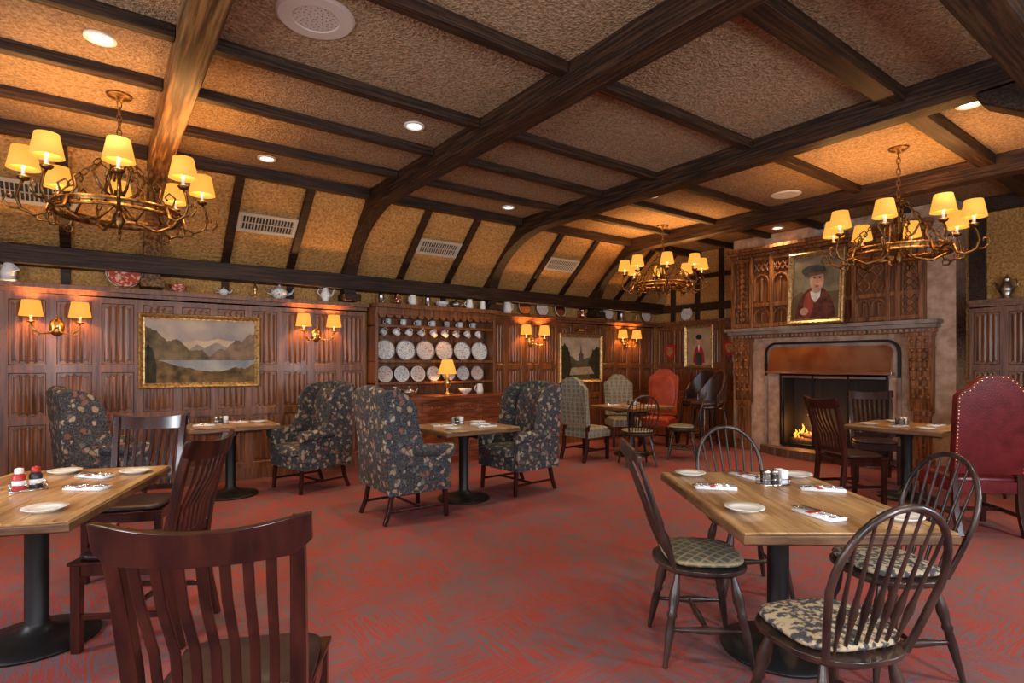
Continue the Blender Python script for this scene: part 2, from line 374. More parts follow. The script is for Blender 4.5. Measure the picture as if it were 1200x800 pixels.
for y in (6.95,6.4,5.9): b.bb((8.96,y-.05,2.19),(9.0,y+.05,3.45),beamX)
b.bb((8.93,5.44,2.36),(9.0,7.16,2.5),beamX); b.bb((8.95,5.44,2.95),(9.0,6.6,3.03),beamX)
for y in (2.25,.9,-.3): b.bb((8.94,y-.08,2.19),(9.0,y+.08,3.45),beamX)
b.bb((8.86,YS,3.28),(9.0,2.3,3.45),beamX)
build('timber_frame_trim',b,bevel=.006,seg=1)
# ------------------------------------------------------------------ fireplace
b=MB(); X0=8.6
b.bb((X0,4.60,0),(8.99,5.42,1.86),stucco); b.bb((X0,2.38,0),(8.99,3.13,1.86),stucco)
b.bb((X0,3.13,1.24),(8.99,4.60,1.86),stucco); b.bb((X0,2.38,1.86),(8.99,5.42,3.44),stucco)
b.bb((X0,3.13,0),(8.99,4.60,.13),brick); b.bb((8.94,3.13,.13),(8.99,4.6,1.24),black)
b.bb((8.64,3.13,.13),(8.94,3.16,1.24),black); b.bb((8.64,4.57,.13),(8.94,4.6,1.24),black)
def rr(y0,y1,z0,z1,r,n=6):
    p=[(y0,z0)]+[(y0+r-r*math.cos(a),z1-r+r*math.sin(a)) for a in [math.pi/2*k/n for k in range(n+1)]]+[(y1-r+r*math.sin(a),z1-r+r*math.cos(a)) for a in [math.pi/2*k/n for k in range(n+1)]]+[(y1,z0)]
    return p
arch=rr(2.98,4.83,1.20,1.70,.16)
b.prism(arch,'x',8.575,8.60,stone); b.bar([(8.57,p[0],p[1]) for p in arch],.04,.035,iron,side=(1,0,0))
for s in (2.98,4.83): b.bb((8.56,s-.02,.12),(8.60,s+.02,1.2),stone)
hp=rr(3.05,4.76,1.27,1.64,.10)
vs=[(8.47 if p[1]<1.3 else 8.545,p[0],p[1]) for p in hp]+[(8.575,p[0],p[1]) for p in hp]; n=len(hp)
b.add(vs,[tuple(range(n)),tuple(range(n,2*n))[::-1]]+[(i,(i+1)%n,n+(i+1)%n,n+i) for i in range(n)],copper)
b.bb((8.455,3.03,1.235),(8.60,4.78,1.275),copper)
for y in (3.13,3.62,4.11,4.60): b.bb((8.575,y-.018,.13),(8.60,y+.018,1.235),iron)
b.bb((8.575,3.13,1.17),(8.60,4.6,1.235),pewter); b.bb((8.575,3.13,.13),(8.60,4.6,.17),iron)
for y in (3.56,4.17): b.bb((8.55,y-.01,.62),(8.575,y+.01,.78),brass)
# mantel
b.bb((8.36,2.50,1.90),(8.60,5.44,1.95),stone); b.bb((8.42,2.53,1.85),(8.60,5.42,1.90),stone); b.bb((8.48,2.56,1.79),(8.60,5.40,1.85),woodf)
for k in range(45): b.bb((8.465,2.60+k*.0625,1.80),(8.48,2.63+k*.0625,1.84),stone)
# pilasters / corbels
for yc,w in ((5.20,.28),(2.72,.26)):
    b.prism([(8.60,1.79),(8.44,1.79),(8.43,1.62),(8.48,1.45),(8.50,1.1),(8.53,.8),(8.60,.75)],'y',yc-w/2,yc+w/2,woodf)
    b.bb((8.42,yc-w*.56,1.74),(8.60,yc+w*.56,1.79),woodf); b.bb((8.425,yc-w*.53,1.58),(8.60,yc+w*.53,1.61),woodf)
    for k in range(7):
        for q in (-1,0,1): b.lathe([(0,.022),(.018,.015),(.030,0)],woodf,8,Matrix.Translation((8.435+.010*k,yc+q*w*.30,1.68-k*.12))@Euler((0,-math.pi/2,0)).to_matrix().to_4x4())
    b.bb((8.53,yc-w*.36,.14),(8.60,yc+w*.36,.80),woodf); b.bb((8.50,yc-w*.5,0),(8.60,yc+w*.5,.16),woodf)
    b.bb((8.51,yc-w*.42,.72),(8.60,yc+w*.42,.78),woodf)
    for k in range(8): b.box((8.525,yc,.22+k*.06),(.03,.06,.06),woodf,rot=(math.pi/4,0,0))
# overmantel
FX=8.56; b.bb((FX,2.68,1.95),(8.60,5.42,3.14),wood)
def ln(p,q,w=.025,d=.04): b.bar([(FX-.012,p[0],p[1]),(FX-.012,q[0],q[1])],d,w,woodf,side=(1,0,0))
for y in (5.38,5.06,4.72,4.40,3.52,3.10,2.98,2.72): b.bb((FX-.05,y-.03,1.95),(FX,y+.03,3.1),woodf)
for z in (2.0,2.32,3.06): b.bb((FX-.045,2.70,z-.03),(FX,5.40,z+.03),woodf)
def gothic(y0,y1,z0,z1):
    m=(y0+y1)/2; h=(y1-y0)/2
    for s in (-1,1):
        pts=[(FX-.012,m+s*h*math.cos(a),z1-h*1.1+h*1.1*math.sin(a)) for a in [math.pi/2*k/8 for k in range(9)]]
        b.bar([(FX-.012,m+s*h,z0)]+pts,.045,.024,woodf,side=(1,0,0))
    b.lathe([(0,.03),(.02,.02),(.03,0)],woodf,10,Matrix.Translation((FX,m,z1-h*.6))@Euler((0,-math.pi/2,0)).to_matrix().to_4x4())
    ln((m,z0),(m,z1-h*.5),.018)
for y0 in (4.75,4.44): gothic(y0+.02,y0+.26,2.38,2.80)
for y0 in (4.75,4.44):
    for k in range(3): ln((y0+.03+k*.08,2.86),(y0+.10+k*.08,2.98),.018); ln((y0+.10+k*.08,2.86),(y0+.03+k*.08,2.98),.018)
for y0 in (5.10,4.76,4.44): gothic(y0,y0+.25,2.04,2.26)
for k in range(2):
    for q in range(3):
        yc=3.225+k*.17; zc=2.46+q*.22; h=.08;v=.105
        for a,c in (((yc-h,zc),(yc,zc+v)),((yc,zc+v),(yc+h,zc)),((yc+h,zc),(yc,zc-v)),((yc,zc-v),(yc-h,zc))): ln(a,c,.022)
        b.box((FX-.006,yc,zc),(.03,.04,.04),woodf,rot=(math.pi/4,0,0))
for k in range(11):
    for yc in (5.22,2.85): b.box((FX-.014,yc,2.10+k*.09),(.06,.065,.065),woodf,rot=(math.pi/4,0,0)); ln((yc-.08,2.06+k*.09),(yc-.08,2.12+k*.09),.025); ln((yc+.08,2.06+k*.09),(yc+.08,2.12+k*.09),.025)
for y0 in (3.13,3.32): gothic(y0,y0+.17,2.04,2.26)
for i,(d,z0,z1) in enumerate(((.06,3.10,3.15),(.11,3.15,3.19),(.15,3.19,3.24))): b.bb((FX-d,2.66-d*.4,z0),(8.60,5.42,z1),woodf)
for k in range(49): b.bb((FX-.08,2.70+k*.0555,3.11),(FX-.055,2.725+k*.0555,3.145),woodf)
build('fireplace',b,bevel=.004,seg=1)
b=MB(); pl=[(8.49,2.95),(8.42,2.95),(8.27,3.15),(8.18,3.5),(8.15,3.87),(8.18,4.25),(8.27,4.6),(8.42,4.85),(8.49,4.85)]
b.prism(pl,'z',0,.12,brick); build('hearth',b,bevel=.01,seg=1)
b=MB()
for y,a in ((4.1,.1),(4.25,-.2)): b.tube([(8.78,y-.3,.19),(8.76+a*.2,y,.2),(8.8,y+.3,.19)],.05,log,10)
b.tube([(8.72,3.95,.24),(8.8,4.4,.29)],.045,log,10)
for i in range(5):
    y=4.24+i*.055; h=.08+.08*random.random()+.08*(1-abs(i-2)/2)
    b.tube([(8.77,y,.24),(8.78,y+.02,.24+h*.4),(8.77,y-.015,.24+h*.75),(8.78,y+.01,.24+h)],[.014,.022,.012,.002],flame,8)
build('log_fire',b,smooth=True); light('fire_glow','POINT',(8.72,4.3,.45),9,(1,.4,.1),.08)
# ------------------------------------------------------------------ paintings
def painting(name,w,h,layers,T,fmat=gilt,fw=.07,fd=.045):
    b=MB(); b.T=T; b.bb((-w/2,-h/2,.0),(w/2,h/2,.012),layers[0][1])
    k=1
    for poly,m in layers[1:]:
        z=.012+.0006*k; b.add([(x*w/2,y*h/2,z) for x,y in poly],[tuple(range(len(poly)))],m); k+=1
    b.frame(w-.01,h-.01,[(0,.0),(0,.022),(fw*.25,.018),(fw*.45,fd*.7),(fw*.7,fd),(fw*.9,fd*.8),(fw,0)],fmat)
    return build(name,b,smooth=False)
def ell(cx,cy,rx,ry,n=20,a0=0,a1=2*math.pi): return [(cx+rx*math.cos(a0+(a1-a0)*k/n),cy+ry*math.sin(a0+(a1-a0)*k/n)) for k in range(n)]
def ridge(pts,base,jag=.03,n=6):
    out=[]
    for (a,c),(d,e) in zip(pts,pts[1:]):
        for k in range(n): t=k/n; out.append((a+(d-a)*t,c+(e-c)*t+random.uniform(-jag,jag)))
    out.append(pts[-1]); return out+[(pts[-1][0],base),(pts[0][0],base)]
TW=lambda x,z,y=7.338: basis((x,y,z),(1,0,0),(0,0,1),(0,-1,0))
TB=lambda y,z,x=8.938: basis((x,y,z),(0,-1,0),(0,0,1),(-1,0,0))
land=[(None,paint((.26,.23,.22),(.50,.40,.30),3.5)),
 (ridge([(-1,.45),(-.3,.32),(.3,.38),(1,.3)],-.3,.04),paint((.46,.34,.21),(.60,.46,.30),5)),
 (ridge([(-.35,-.1),(-.1,.22),(.05,.12),(.25,.3),(.5,.1)],-.35,.02),paint((.22,.175,.15),(.32,.26,.21),6)),
 (ridge([(-1,.75),(-.8,.62),(-.62,.3),(-.45,.38),(-.2,.0),(0,.05),(.12,-.15)],-.35,.025),paint((.055,.042,.022),(.22,.155,.075),7)),
 (ridge([(.1,-.2),(.3,.08),(.42,.05),(.62,.4),(.75,.35),(.9,.6),(1,.55)],-.35,.025),paint((.10,.062,.042),(.28,.18,.11),7)),
 ([(-1,-.28),(1,-.28),(1,-.75),(-1,-.75)],paint((.20,.22,.24),(.42,.39,.33),4)),
 (ridge([(-1,-.2),(-.7,-.3),(-.5,-.42),(-.1,-.58),(.3,-.66),(.6,-.5),(.8,-.55),(1,-.38)],-1,.02),paint((.06,.035,.014),(.24,.14,.05),9)),
 (ridge([(-1,.1),(-.93,.2),(-.85,-.05),(-.8,-.4)],-1,.05),paint((.02,.017,.01),(.06,.05,.02),10))]
painting('landscape_painting',1.12,.72,land,TW(.965,1.53),fw=.065)
land2=[(None,paint((.36,.29,.18),(.52,.43,.30),5)),
 (ridge([(-1,.0),(-.6,.1),(-.2,-.1),(.2,-.05),(.6,.15),(1,.1)],-1,.05),paint((.05,.045,.02),(.14,.11,.05),8)),
 ([(-.12,-.2),(-.12,.2),(-.05,.25),(0,.72),(.05,.25),(.12,.2),(.12,-.2)],paint((.10,.075,.05))),
 (ridge([(-1,.5),(-.8,.7),(-.6,.3),(-.5,-.3)],-1,.08),paint((.03,.025,.012))),
 (ridge([(.45,-.3),(.6,.35),(.85,.6),(1,.5)],-1,.08),paint((.035,.03,.014))),
 ([(-.5,-.45),(.5,-.4),(.7,-.75),(-.6,-.8)],paint((.30,.23,.13)))]
painting('church_painting',.92,.74,land2,TW(6.9,1.48),fw=.07)
b=MB(); b.tube([(6.72,7.20,1.97),(7.08,7.20,1.97)],.022,brass,10); b.tube([(6.9,7.20,1.98),(6.9,7.27,2.0),(6.9,7.335,1.97)],.008,brass); build('picture_light',b,smooth=True)
flesh=paint((.50,.26,.15),(.62,.38,.25)); 
port=[(None,paint((.16,.12,.065),(.33,.26,.16),3)),
 (ridge([(-1,-.3),(-.6,-.1),(-.3,-.2),(1,-.15)],-1,.04),paint((.10,.07,.03),(.16,.11,.05),5)),
 (ell(0,-1.0,.85,1.02,24,0,math.pi)+[(-.85,-1)],paint((.07,.02,.014),(.17,.055,.035))),
 ([(-.42,-.2),(-.1,-.05),(.0,-.4),(-.2,-1),(-.4,-1),(-.5,-.5)],paint((.26,.05,.03))),
 ([(-.22,-.12),(.24,-.1),(.2,-.32),(.0,-.48),(-.18,-.3)],paint((.65,.6,.5))),
 (ell(.05,.22,.30,.36),flesh),(ell(.12,.12,.15,.10),paint((.60,.25,.16))),(ell(.05,-.08,.2,.1),paint((.42,.26,.17))),
 (ell(.17,.3,.05,.03,10),paint((.05,.03,.02))),(ell(-.05,.3,.05,.03,10),paint((.05,.03,.02))),
 ([(.06,.3),(.13,.13),(.02,.13)],paint((.40,.2,.12))),(ell(.07,.03,.09,.025,10),paint((.28,.06,.05))),
 (ell(-.10,.54,.52,.17),paint((.04,.032,.028),(.07,.055,.05))),([(-.28,.36),(.34,.40),(.34,.47),(-.32,.47)],paint((.12,.05,.03))),
 (ell(-.45,-.75,.18,.12),flesh)]
painting('portrait_painting',.66,.92,port,basis((8.36,3.96,2.49),(0,-1,0),(.08,0,1),(-1,0,.08)),fw=.075)
port2=[(None,paint((.36,.25,.13),(.50,.37,.22),5)),(ell(0,-.9,.5,1.0,20,0,math.pi)+[(-.5,-.9)],paint((.35,.03,.02))),
 ([(-.3,-1),(-.25,-.35),(.25,-.35),(.3,-1)],paint((.04,.04,.03))),(ell(0,.3,.17,.24),flesh),(ell(0,.52,.26,.14),paint((.02,.02,.02))),([(-.1,.08),(.1,.08),(.0,-.3)],paint((.7,.65,.55)))]
painting('officer_painting',.50,.68,port2,TB(6.33,1.70),fw=.065)
for y,z in ((6.98,1.62),(5.70,1.66)):
    b=MB(); b.T=TB(y,z); sh=[(-.11,.14),(0,.12),(.11,.14),(.12,0),(.08,-.11),(0,-.17),(-.08,-.11),(-.12,0)]
    b.prism([(p[0],p[1]) for p in sh],'z',0,.02,redm); b.prism([(p[0]*.6,p[1]*.6) for p in sh],'z',.02,.028,gilt)
    build('heraldic_shield',b,bevel=.003,seg=1)
# ------------------------------------------------------------------ sconces, lamps
def sconce():
    b=MB(); RX=Euler((math.pi/2,0,0)).to_matrix().to_4x4()
    b.lathe([(0,.02),(.03,.03),(.045,.02),(.06,.01),(.065,0)],brass,20,RX@Matrix.Diagonal((1,1.4,1,1)))
    b.lathe([(0,.08),(.018,.07),(.02,.03),(.01,.02)],brass,12,RX)
    for s in (-1,1):
        b.tube([(0,-.04,0),(s*.05,-.09,-.06),(s*.12,-.11,-.07),(s*.18,-.12,-.02),(s*.19,-.12,.03)],.008,brass)
        b.tube([(s*.12,-.11,-.07),(s*.15,-.11,-.09),(s*.17,-.11,-.065),(s*.155,-.11,-.05)],.005,brass)
        b.lathe([(0,0),(.03,.008),(.034,.02),(.012,.025)],brass,14,at=(s*.19,-.12,.03)); b.lathe([(.012,0),(.012,.08)],white,10,at=(s*.19,-.12,.05))
        b.cone((s*.19,-.12,.10),.097,.072,.155,shade)
    b.tube([(0,-.05,.06),(0,-.05,.12)],[.012,.003],brass)
    return b.mesh('wall_sconce')
sm=sconce()
for x in (-.34,2.26,5.78,8.05):
    o=place('wall_sconce',sm,(x,7.338,1.76))
    for s in (-1,1): light('sconce_bulb','POINT',(s*.19,-.12,.2),17,WARM,.03,parent=o)
def tlamp(h=.42,s=1):
    b=MB(); b.lathe([(0,0),(.06,0),(.06,.015),(.02,.03),(.012,.06),(.03,.1),(.035,.14),(.012,.19),(.008,.26),(.0,.27)],brass,20)
    b.cone((0,0,.22),.10,.055,.15,shade); return b.mesh('table_lamp')
tl=tlamp()
o=place('candle_lamp',tl,(1.52,7.28,2.185),scale=.8); light('candle_lamp_bulb','POINT',(0,0,.3),12,WARM,.03,parent=o)
o=place('table_lamp',tl,(4.0,7.0,.945),scale=1.35); light('table_lamp_bulb','POINT',(0,0,.3),14,WARM,.03,parent=o)
o=place('candle_lamp',tl,(8.3,7.28,2.185),scale=.8); light('candle_lamp_bulb','POINT',(0,0,.3),9,WARM,.03,parent=o)
def chandelier(drop):
    b=MB()
    b.lathe([(.46,-.04),(.475,-.04),(.475,-.02),(.468,-.015),(.468,.015),(.475,.02),(.475,.04),(.46,.04)],gold,48,closed=True)
    for k in range(32):
        a=2*math.pi*k/32; b.lathe([(0,.012),(.012,.0)],gold,8,Matrix.Rotation(a,4,'Z')@Matrix.Translation((.468,0,0))@Euler((0,math.pi/2,0)).to_matrix().to_4x4())
    for k in range(8):
        Z=Matrix.Rotation(2*math.pi*(k+.5)/8,4,'Z')
        b.tube([(p[0],0,p[1]) for p in ((.47,.03),(.50,-.06),(.57,-.09),(.65,-.05),(.68,.04),(.66,.13),(.635,.18))],[.013,.014,.014,.013,.012,.01,.009],gold,8,Mx=Z)
        b.tube([(p[0],0,p[1]) for p in ((.65,-.05),(.72,-.05),(.76,0),(.745,.05),(.71,.05),(.71,.02))],[.011,.01,.009,.008,.007,.01],gold,8,Mx=Z)
        b.tube([(p[0],0,p[1]) for p in ((.57,-.09),(.54,-.13),(.49,-.13),(.48,-.09),(.51,-.08))],[.011,.01,.009,.008,.01],gold,8,Mx=Z)
        b.tube([(p[0],0,p[1]) for p in ((.46,.02),(.40,.12),(.42,.20),(.37,.24),(.34,.20),(.36,.17))],[.011,.01,.009,.008,.007,.01],gold,8,Mx=Z)
        b.lathe([(0,-.01),(.03,0),(.045,.02),(.04,.03),(.014,.03)],gold,14,Z,at=(.635,0,.18)); b.lathe([(.015,0),(.015,.12)],white,10,Z,at=(.635,0,.20))
        b.cone((.635,0,.27),.112,.078,.175,shade,20,Z)
    for k in range(4):
        Z=Matrix.Rotation(2*math.pi*k/4,4,'Z')
        n=9
        for i in range(n): # chain links
            t=(i+.5)/n; p=Vector((.46,0,.04)).lerp(Vector((.05,0,.55)),t); d=Vector((-.41,0,.51)).normalized(); w=Vector((0,1,0)) if i%2 else Vector((.51,0,.41)).normalized()
            b.tube([p+d*.042*math.cos(a)+w*.018*math.sin(a) for a in [2*math.pi*q/10 for q in range(10)]],.0055,gold,6,closed=True,Mx=Z)
        b.tube([(p[0],0,p[1]) for p in ((.46,-.02),(.3,-.10),(.15,-.06),(.04,.06),(.03,.2))],[.012,.013,.012,.01,.01],gold,8,Mx=Z)
        b.tube([(p[0],0,p[1]) for p in ((.04,.12),(.14,.2),(.2,.32),(.14,.40),(.08,.36),(.1,.30))],[.012,.012,.011,.01,.008,.012],gold,8,Mx=Z)
    b.lathe([(0,-.14),(.02,-.12),(.045,-.06),(.02,.0),(.03,.06),(.055,.1),(.02,.16),(.014,.3),(.03,.36),(.014,.42),(.012,.52),(.06,.54),(.06,.57),(.01,.6)],gold,18)
    n=max(2,int((drop-.62)/.06))
    for i in range(n):
        z=.61+(drop-.66)*(i+.5)/n; w=Vector((1,0,0)) if i%2 else Vector((0,1,0))
        b.tube([Vector((0,0,z))+Vector((0,0,.04))*math.cos(a)+w*.018*math.sin(a) for a in [2*math.pi*q/10 for q in range(10)]],.005,gold,6,closed=True)
    b.lathe([(0,drop-.06),(.02,drop-.06),(.03,drop-.03),(.09,drop-.02),(.10,drop-.0),(0,drop)],gold,24)
    return b.mesh('chandelier')
cS=.88
for x,y,cz in ((.13,5.26,2.54),(6.8,5.45,2.55),(6.16,2.15,2.45)):
    o=place('chandelier',chandelier((ZC-cz)/cS),(x,y,cz),rz=random.uniform(0,40),scale=cS)
    for k in range(8):
        a=2*math.pi*(k+.5)/8; light('chandelier_bulb','POINT',(.635*math.cos(a),.635*math.sin(a),.40),16,WARM,.03,parent=o)
# ------------------------------------------------------------------ furniture
def slat_chair():
    b=MB()
    for s in (-1,1):
        b.bar([(s*.195,-.27,0),(s*.198,-.225,.22),(s*.20,-.205,.45),(s*.203,-.225,.62),(s*.210,-.275,.86),(s*.215,-.325,1.045)],[.036,.04,.044,.042,.038,.034],.042,mahog)
        b.bar([(s*.205,.205,0),(s*.205,.205,.44)],[.034,.044],.044,mahog)
        b.bar([(s*.198,-.22,.18),(s*.205,.205,.18)],.028,.02,mahog,side=(0,0,1))
        b.bb((s*.205-.012,-.2,.385),(s*.205+.012,.2,.445),mahog)
    b.bb((-.2,.195,.385),(.2,.22,.445),mahog); b.bb((-.2,-.215,.385),(.2,-.19,.445),mahog); b.bb((-.2,-.01,.17),(.2,.01,.195),mahog)
    b.prism([(-.235,.235),(.235,.235),(.20,-.19),(-.20,-.19)],'z',.44,.458,mahog)
    b.pillow((0,.025,.475),(.43,.40,.06),darklea)
    xs=[-.25+.5*k/14 for k in range(15)]
    def cy(x,z): return -.325-.045*(1-(x/.25)**2)-(1.0-z)*-.27
    vs=[];
    for x in xs:
        top=1.065-.030*(1-(x/.25)**2); bot=.955-.012*(1-(x/.25)**2)
        if abs(x)>.22: bot+=.03; top-=.004
        y0=cy(x,1.0)
        vs+=[(x,y0-.014-.01,top),(x,y0+.014-.01,top),(x,y0+.014+.012,bot),(x,y0-.014+.012,bot)]
    fs=[(4*i+q,4*i+(q+1)%4,4*i+4+(q+1)%4,4*i+4+q) for i in range(14) for q in range(4)]+[(0,1,2,3),(56,57,58,59)]
    b.add(vs,fs,mahog)
    b.bar([(-.2,-.215,.53),(0,-.225,.53),(.2,-.215,.53)],.045,.022,mahog,side=(0,0,1))
    for k in range(7):
        x=-.152+.304*k/6
        b.bar([(x*.92,-.225,.54),(x*.95,-.245,.68),(x,cy(x,.84)+.0,.84),(x*1.03,cy(x,.97),.97)],.026,.012,mahog)
    return b.mesh('slat_back_chair')
LEG=[(0,.012),(.12,.016),(.2,.022),(.3,.026),(.42,.018),(.46,.024),(.5,.017),(.62,.021),(.8,.016),(1,.011)]
def windsor(fan=False,cush=quilt):
    b=MB(); 
    n=28
    def outline(a,r): 
        x=r*.225*math.copysign(abs(math.cos(a))**.8,math.cos(a)); y=r*.215*math.copysign(abs(math.sin(a))**.85,math.sin(a)); return x*(1+.06*math.sin(a)),y+.01
    vs=[];rs=[(0,.448),(.5,.447),(.9,.452),(1,.448),(1.0,.43),(.88,.412),(0,.412)]
    for r,z in rs:
        for k in range(n): x,y=outline(2*math.pi*k/n,max(r,.001)); vs.append((x,y,z))
    fs=[(i*n+k,i*n+(k+1)%n,(i+1)*n+(k+1)%n,(i+1)*n+k) for i in range(len(rs)-1) for k in range(n)]
    b.add(vs,fs,winds)
    if cush: b.pillow((0,.02,.472),(.40,.37,.055),cush,e=.6)
    for sx in (-1,1):
        for sy in (-1,1):
            b.turned((sx*.13,sy*.125+.01,.42),(sx*.205,sy*.20+.01,0),LEG,winds)
        b.turned((sx*.175,-.16,.165),(sx*.175,.18,.165),[(0,.008),(.2,.012),(.5,.019),(.8,.012),(1,.008)],winds)
    b.turned((-.175,.01,.165),(.175,.01,.165),[(0,.008),(.2,.012),(.5,.019),(.8,.012),(1,.008)],winds)
    lean=lambda z:-.155-.30*(z-.44)
    if not fan:
        pts=[(-.155,lean(.44),.44),(-.185,lean(.56),.56)]
        for k in range(17):
            a=math.pi-math.pi*k/16; x=.212*math.cos(a); z=.70+.265*math.sin(a)**.9 if 0<k<16 else .70; pts.append((x,lean(z),z))
        pts+=[(.185,lean(.56),.56),(.155,lean(.44),.44)]
        b.tube(pts,.0125,winds,10)
        for k in range(7):
            xb=-.115+.23*k/6; xt=xb*1.42; z=.70+.265*max(.0,1-(xt/.212)**2)**.45
            b.turned((xb,lean(.44)+.015,.445),(xt,lean(z),z),[(0,.006),(.2,.008),(.33,.013),(.45,.008),(.7,.006),(1,.005)],winds,8)
    else:
        xs=[-.265+.53*k/12 for k in range(13)]
        b.bar([(x,lean(.97)-.035*(1-(x/.265)**2),.985-.02*(x/.265)**2) for x in xs],[.03+.035*(1-abs(x/.265)**3) for x in xs],.02,winds,side=(0,0,1))
        for s in (-1,1): b.turned((s*.165,lean(.44)+.02,.44),(s*.235,lean(.965)-.006,.97),[(0,.010),(.12,.016),(.3,.020),(.36,.011),(.4,.018),(.55,.015),(.85,.011),(1,.009)],winds)
        for k in range(7):
            xb=-.12+.24*k/6; xt=xb*1.45; b.turned((xb,lean(.44)+.015,.445),(xt,lean(.96)-.03,.965),[(0,.006),(.2,.009),(.33,.012),(.45,.008),(1,.005)],winds,8)
    return b.mesh('windsor_chair')
def wing():
    b=MB(); f=floral
    b.bb((-.27,-.30,.26),(.27,.28,.40),f)
    b.pillow((0,.05,.445),(.53,.56,.13),f,e=.28)
    n=10; vs=[]
    for k in range(n+1):
        x=-.30+.60*k/n; top=1.155+.045*math.cos(x/.30*math.pi/2)
        vs+=[(x,-.33,.27),(x,-.405,top-.03),(x,-.38,top),(x,-.31,top-.01),(x,-.235,.30)]
    fs=[(5*i+q,5*i+(q+1)%5,5*i+5+(q+1)%5,5*i+5+q) for i in range(n) for q in range(5)]+[tuple(range(5)),tuple(range(5*n,5*n+5))]
    b.add(vs,fs,f)
    b.pillow((0,-.245,.80),(.50,.13,.62),f,e=.4,rot=(.09,0,0))
    for s in (-1,1):
        W=[(-.35,.56),(-.395,1.13),(-.34,1.17),(-.24,1.16),(-.13,1.10),(-.065,.99),(-.055,.86),(-.02,.74),(.02,.64),(.02,.56)]
        b.prism(W,'x',s*.282,s*.338,f)
        b.prism([(-.33,.26),(-.345,.60),(.265,.60),(.265,.26)],'x',s*.272,s*.345,f)
        b.tube([(s*.325,-.12,.635),(s*.33,.0,.63),(s*.335,.16,.62),(s*.335,.285,.615)],[.05,.056,.06,.062],f,16)
        b.lathe([(0,.008),(.05,.004),(.055,0)],f,16,Matrix.Translation((s*.335,.286,.615))@Euler((-math.pi/2,0,0)).to_matrix().to_4x4())
        b.bar([(s*.28,.235,.27),(s*.285,.25,0)],[.05,.032],.036,mahog)
        b.bar([(s*.26,-.27,.27),(s*.265,-.30,.12),(s*.27,-.345,0)],[.045,.038,.034],.036,mahog)
        b.bar([(s*.28,.245,.11),(s*.265,-.30,.11)],.024,.018,mahog,side=(0,0,1))
    b.bar([(-.27,.0,.11),(.27,.0,.11)],.024,.018,mahog,side=(0,0,1))
    return b.mesh('wing_chair')
def tall(fab,arms=False,nail=True,H=1.25,W=.52):
    b=MB(); w=W/2
    out=[(-w+.01,.50),(-w,.9),(-w-.005,H-.17),(-w+.03,H-.12),(-w+.07,H-.11),(-w*.55,H-.05),(-w*.3,H-.005),(0,H)]
    out=out+[(-x,z) for x,z in out[-2::-1]]
    n=len(out); L=lambda z:-.20-.12*(z-.45)
    vs=[(x,L(z)+.035,z) for x,z in out]+[(x,L(z)-.035,z) for x,z in out]
    b.add(vs,[tuple(range(n)),tuple(range(n,2*n))[::-1]]+[(i,(i+1)%n,n+(i+1)%n,n+i) for i in range(n)],fab)
    b.pillow((0,L(.85)+.035,.86),(W*.86,.06,.64),fab,e=.4,rot=(.12,0,0))
    if nail:
        for (x,z),(x2,z2) in zip(out,out[1:]):
            d=math.hypot(x2-x,z2-z); k=max(1,int(d/.03))
            for q in range(k):
                t=q/k; xx=(x+(x2-x)*t)*.955; zz=z+(z2-z)*t-.014
                b.lathe([(0,.005),(.006,.003),(.007,0)],brass,6,Matrix.Translation((xx,L(zz)-.035,zz))@Euler((math.pi/2,0,0)).to_matrix().to_4x4())
    b.bb((-w,-.22,.34),(w,.26,.43),fab); b.pillow((0,.03,.44),(W*.97,.47,.10),fab,e=.25)
    for s in (-1,1):
        b.bar([(s*(w-.03),.225,0),(s*(w-.03),.225,.35)],[.038,.048],.045,mahog)
        b.bar([(s*(w-.03),-.285,0),(s*(w-.03),-.22,.2),(s*(w-.03),-.20,.52)],.042,.042,mahog)
        b.bar([(s*(w-.03),.225,.16),(s*(w-.03),-.24,.16)],.03,.02,mahog,side=(0,0,1))
    b.bar([(-w+.03,.0,.16),(w-.03,.0,.16)],.03,.02,mahog,side=(0,0,1))
    return b.mesh('upholstered_chair')
def barrel(fab,seat=.48,H=.95):
    b=MB()
    n=16
    ro=[(math.cos(math.pi+math.pi*(i/n)),math.sin(math.pi+math.pi*(i/n))) for i in range(n+1)]
    vs=[]
    for i,(c,s_) in enumerate(ro):
        hh=seat+.18+(H-seat-.18)*max(0.0,-s_)**1.2
        for r,z in ((.29,seat+.05),(.30,hh-.03),(.28,hh),(.245,hh-.01),(.235,seat+.05)): vs.append((r*c,r*s_*1.0,z))
    fs=[(5*i+q,5*i+(q+1)%5,5*i+5+(q+1)%5,5*i+5+q) for i in range(n) for q in range(5)]+[tuple(range(5)),tuple(range(5*n,5*n+5))]
    b.add(vs,fs,fab)
    b.lathe([(0,seat-.06),(.26,seat-.06),(.27,seat-.03),(.26,seat-.005),(0,seat)],mahog,24); b.pillow((0,.02,seat+.02),(.46,.46,.10),fab,e=.7)
    for sx in (-1,1):
        for sy in (-1,1): b.turned((sx*.18,sy*.18,seat-.05),(sx*.23,sy*.23,0),[(0,.018),(.3,.024),(.5,.017),(.8,.02),(1,.013)],mahog)
        b.turned((sx*.215,-.21,.17),(sx*.215,.21,.17),[(0,.01),(.5,.015),(1,.01)],mahog)
        b.turned((sx*.25,0,seat-.03),(sx*.26,0,seat+.17),[(0,.012),(.5,.018),(1,.012)],mahog); b.turned((sx*.17,-.17,seat-.03),(sx*.19,-.19,seat+.17),[(0,.012),(.5,.018),(1,.012)],mahog)
    b.turned((-.215,0,.17),(.215,0,.17),[(0,.01),(.5,.015),(1,.01)],mahog)
    return b.mesh('barrel_chair')
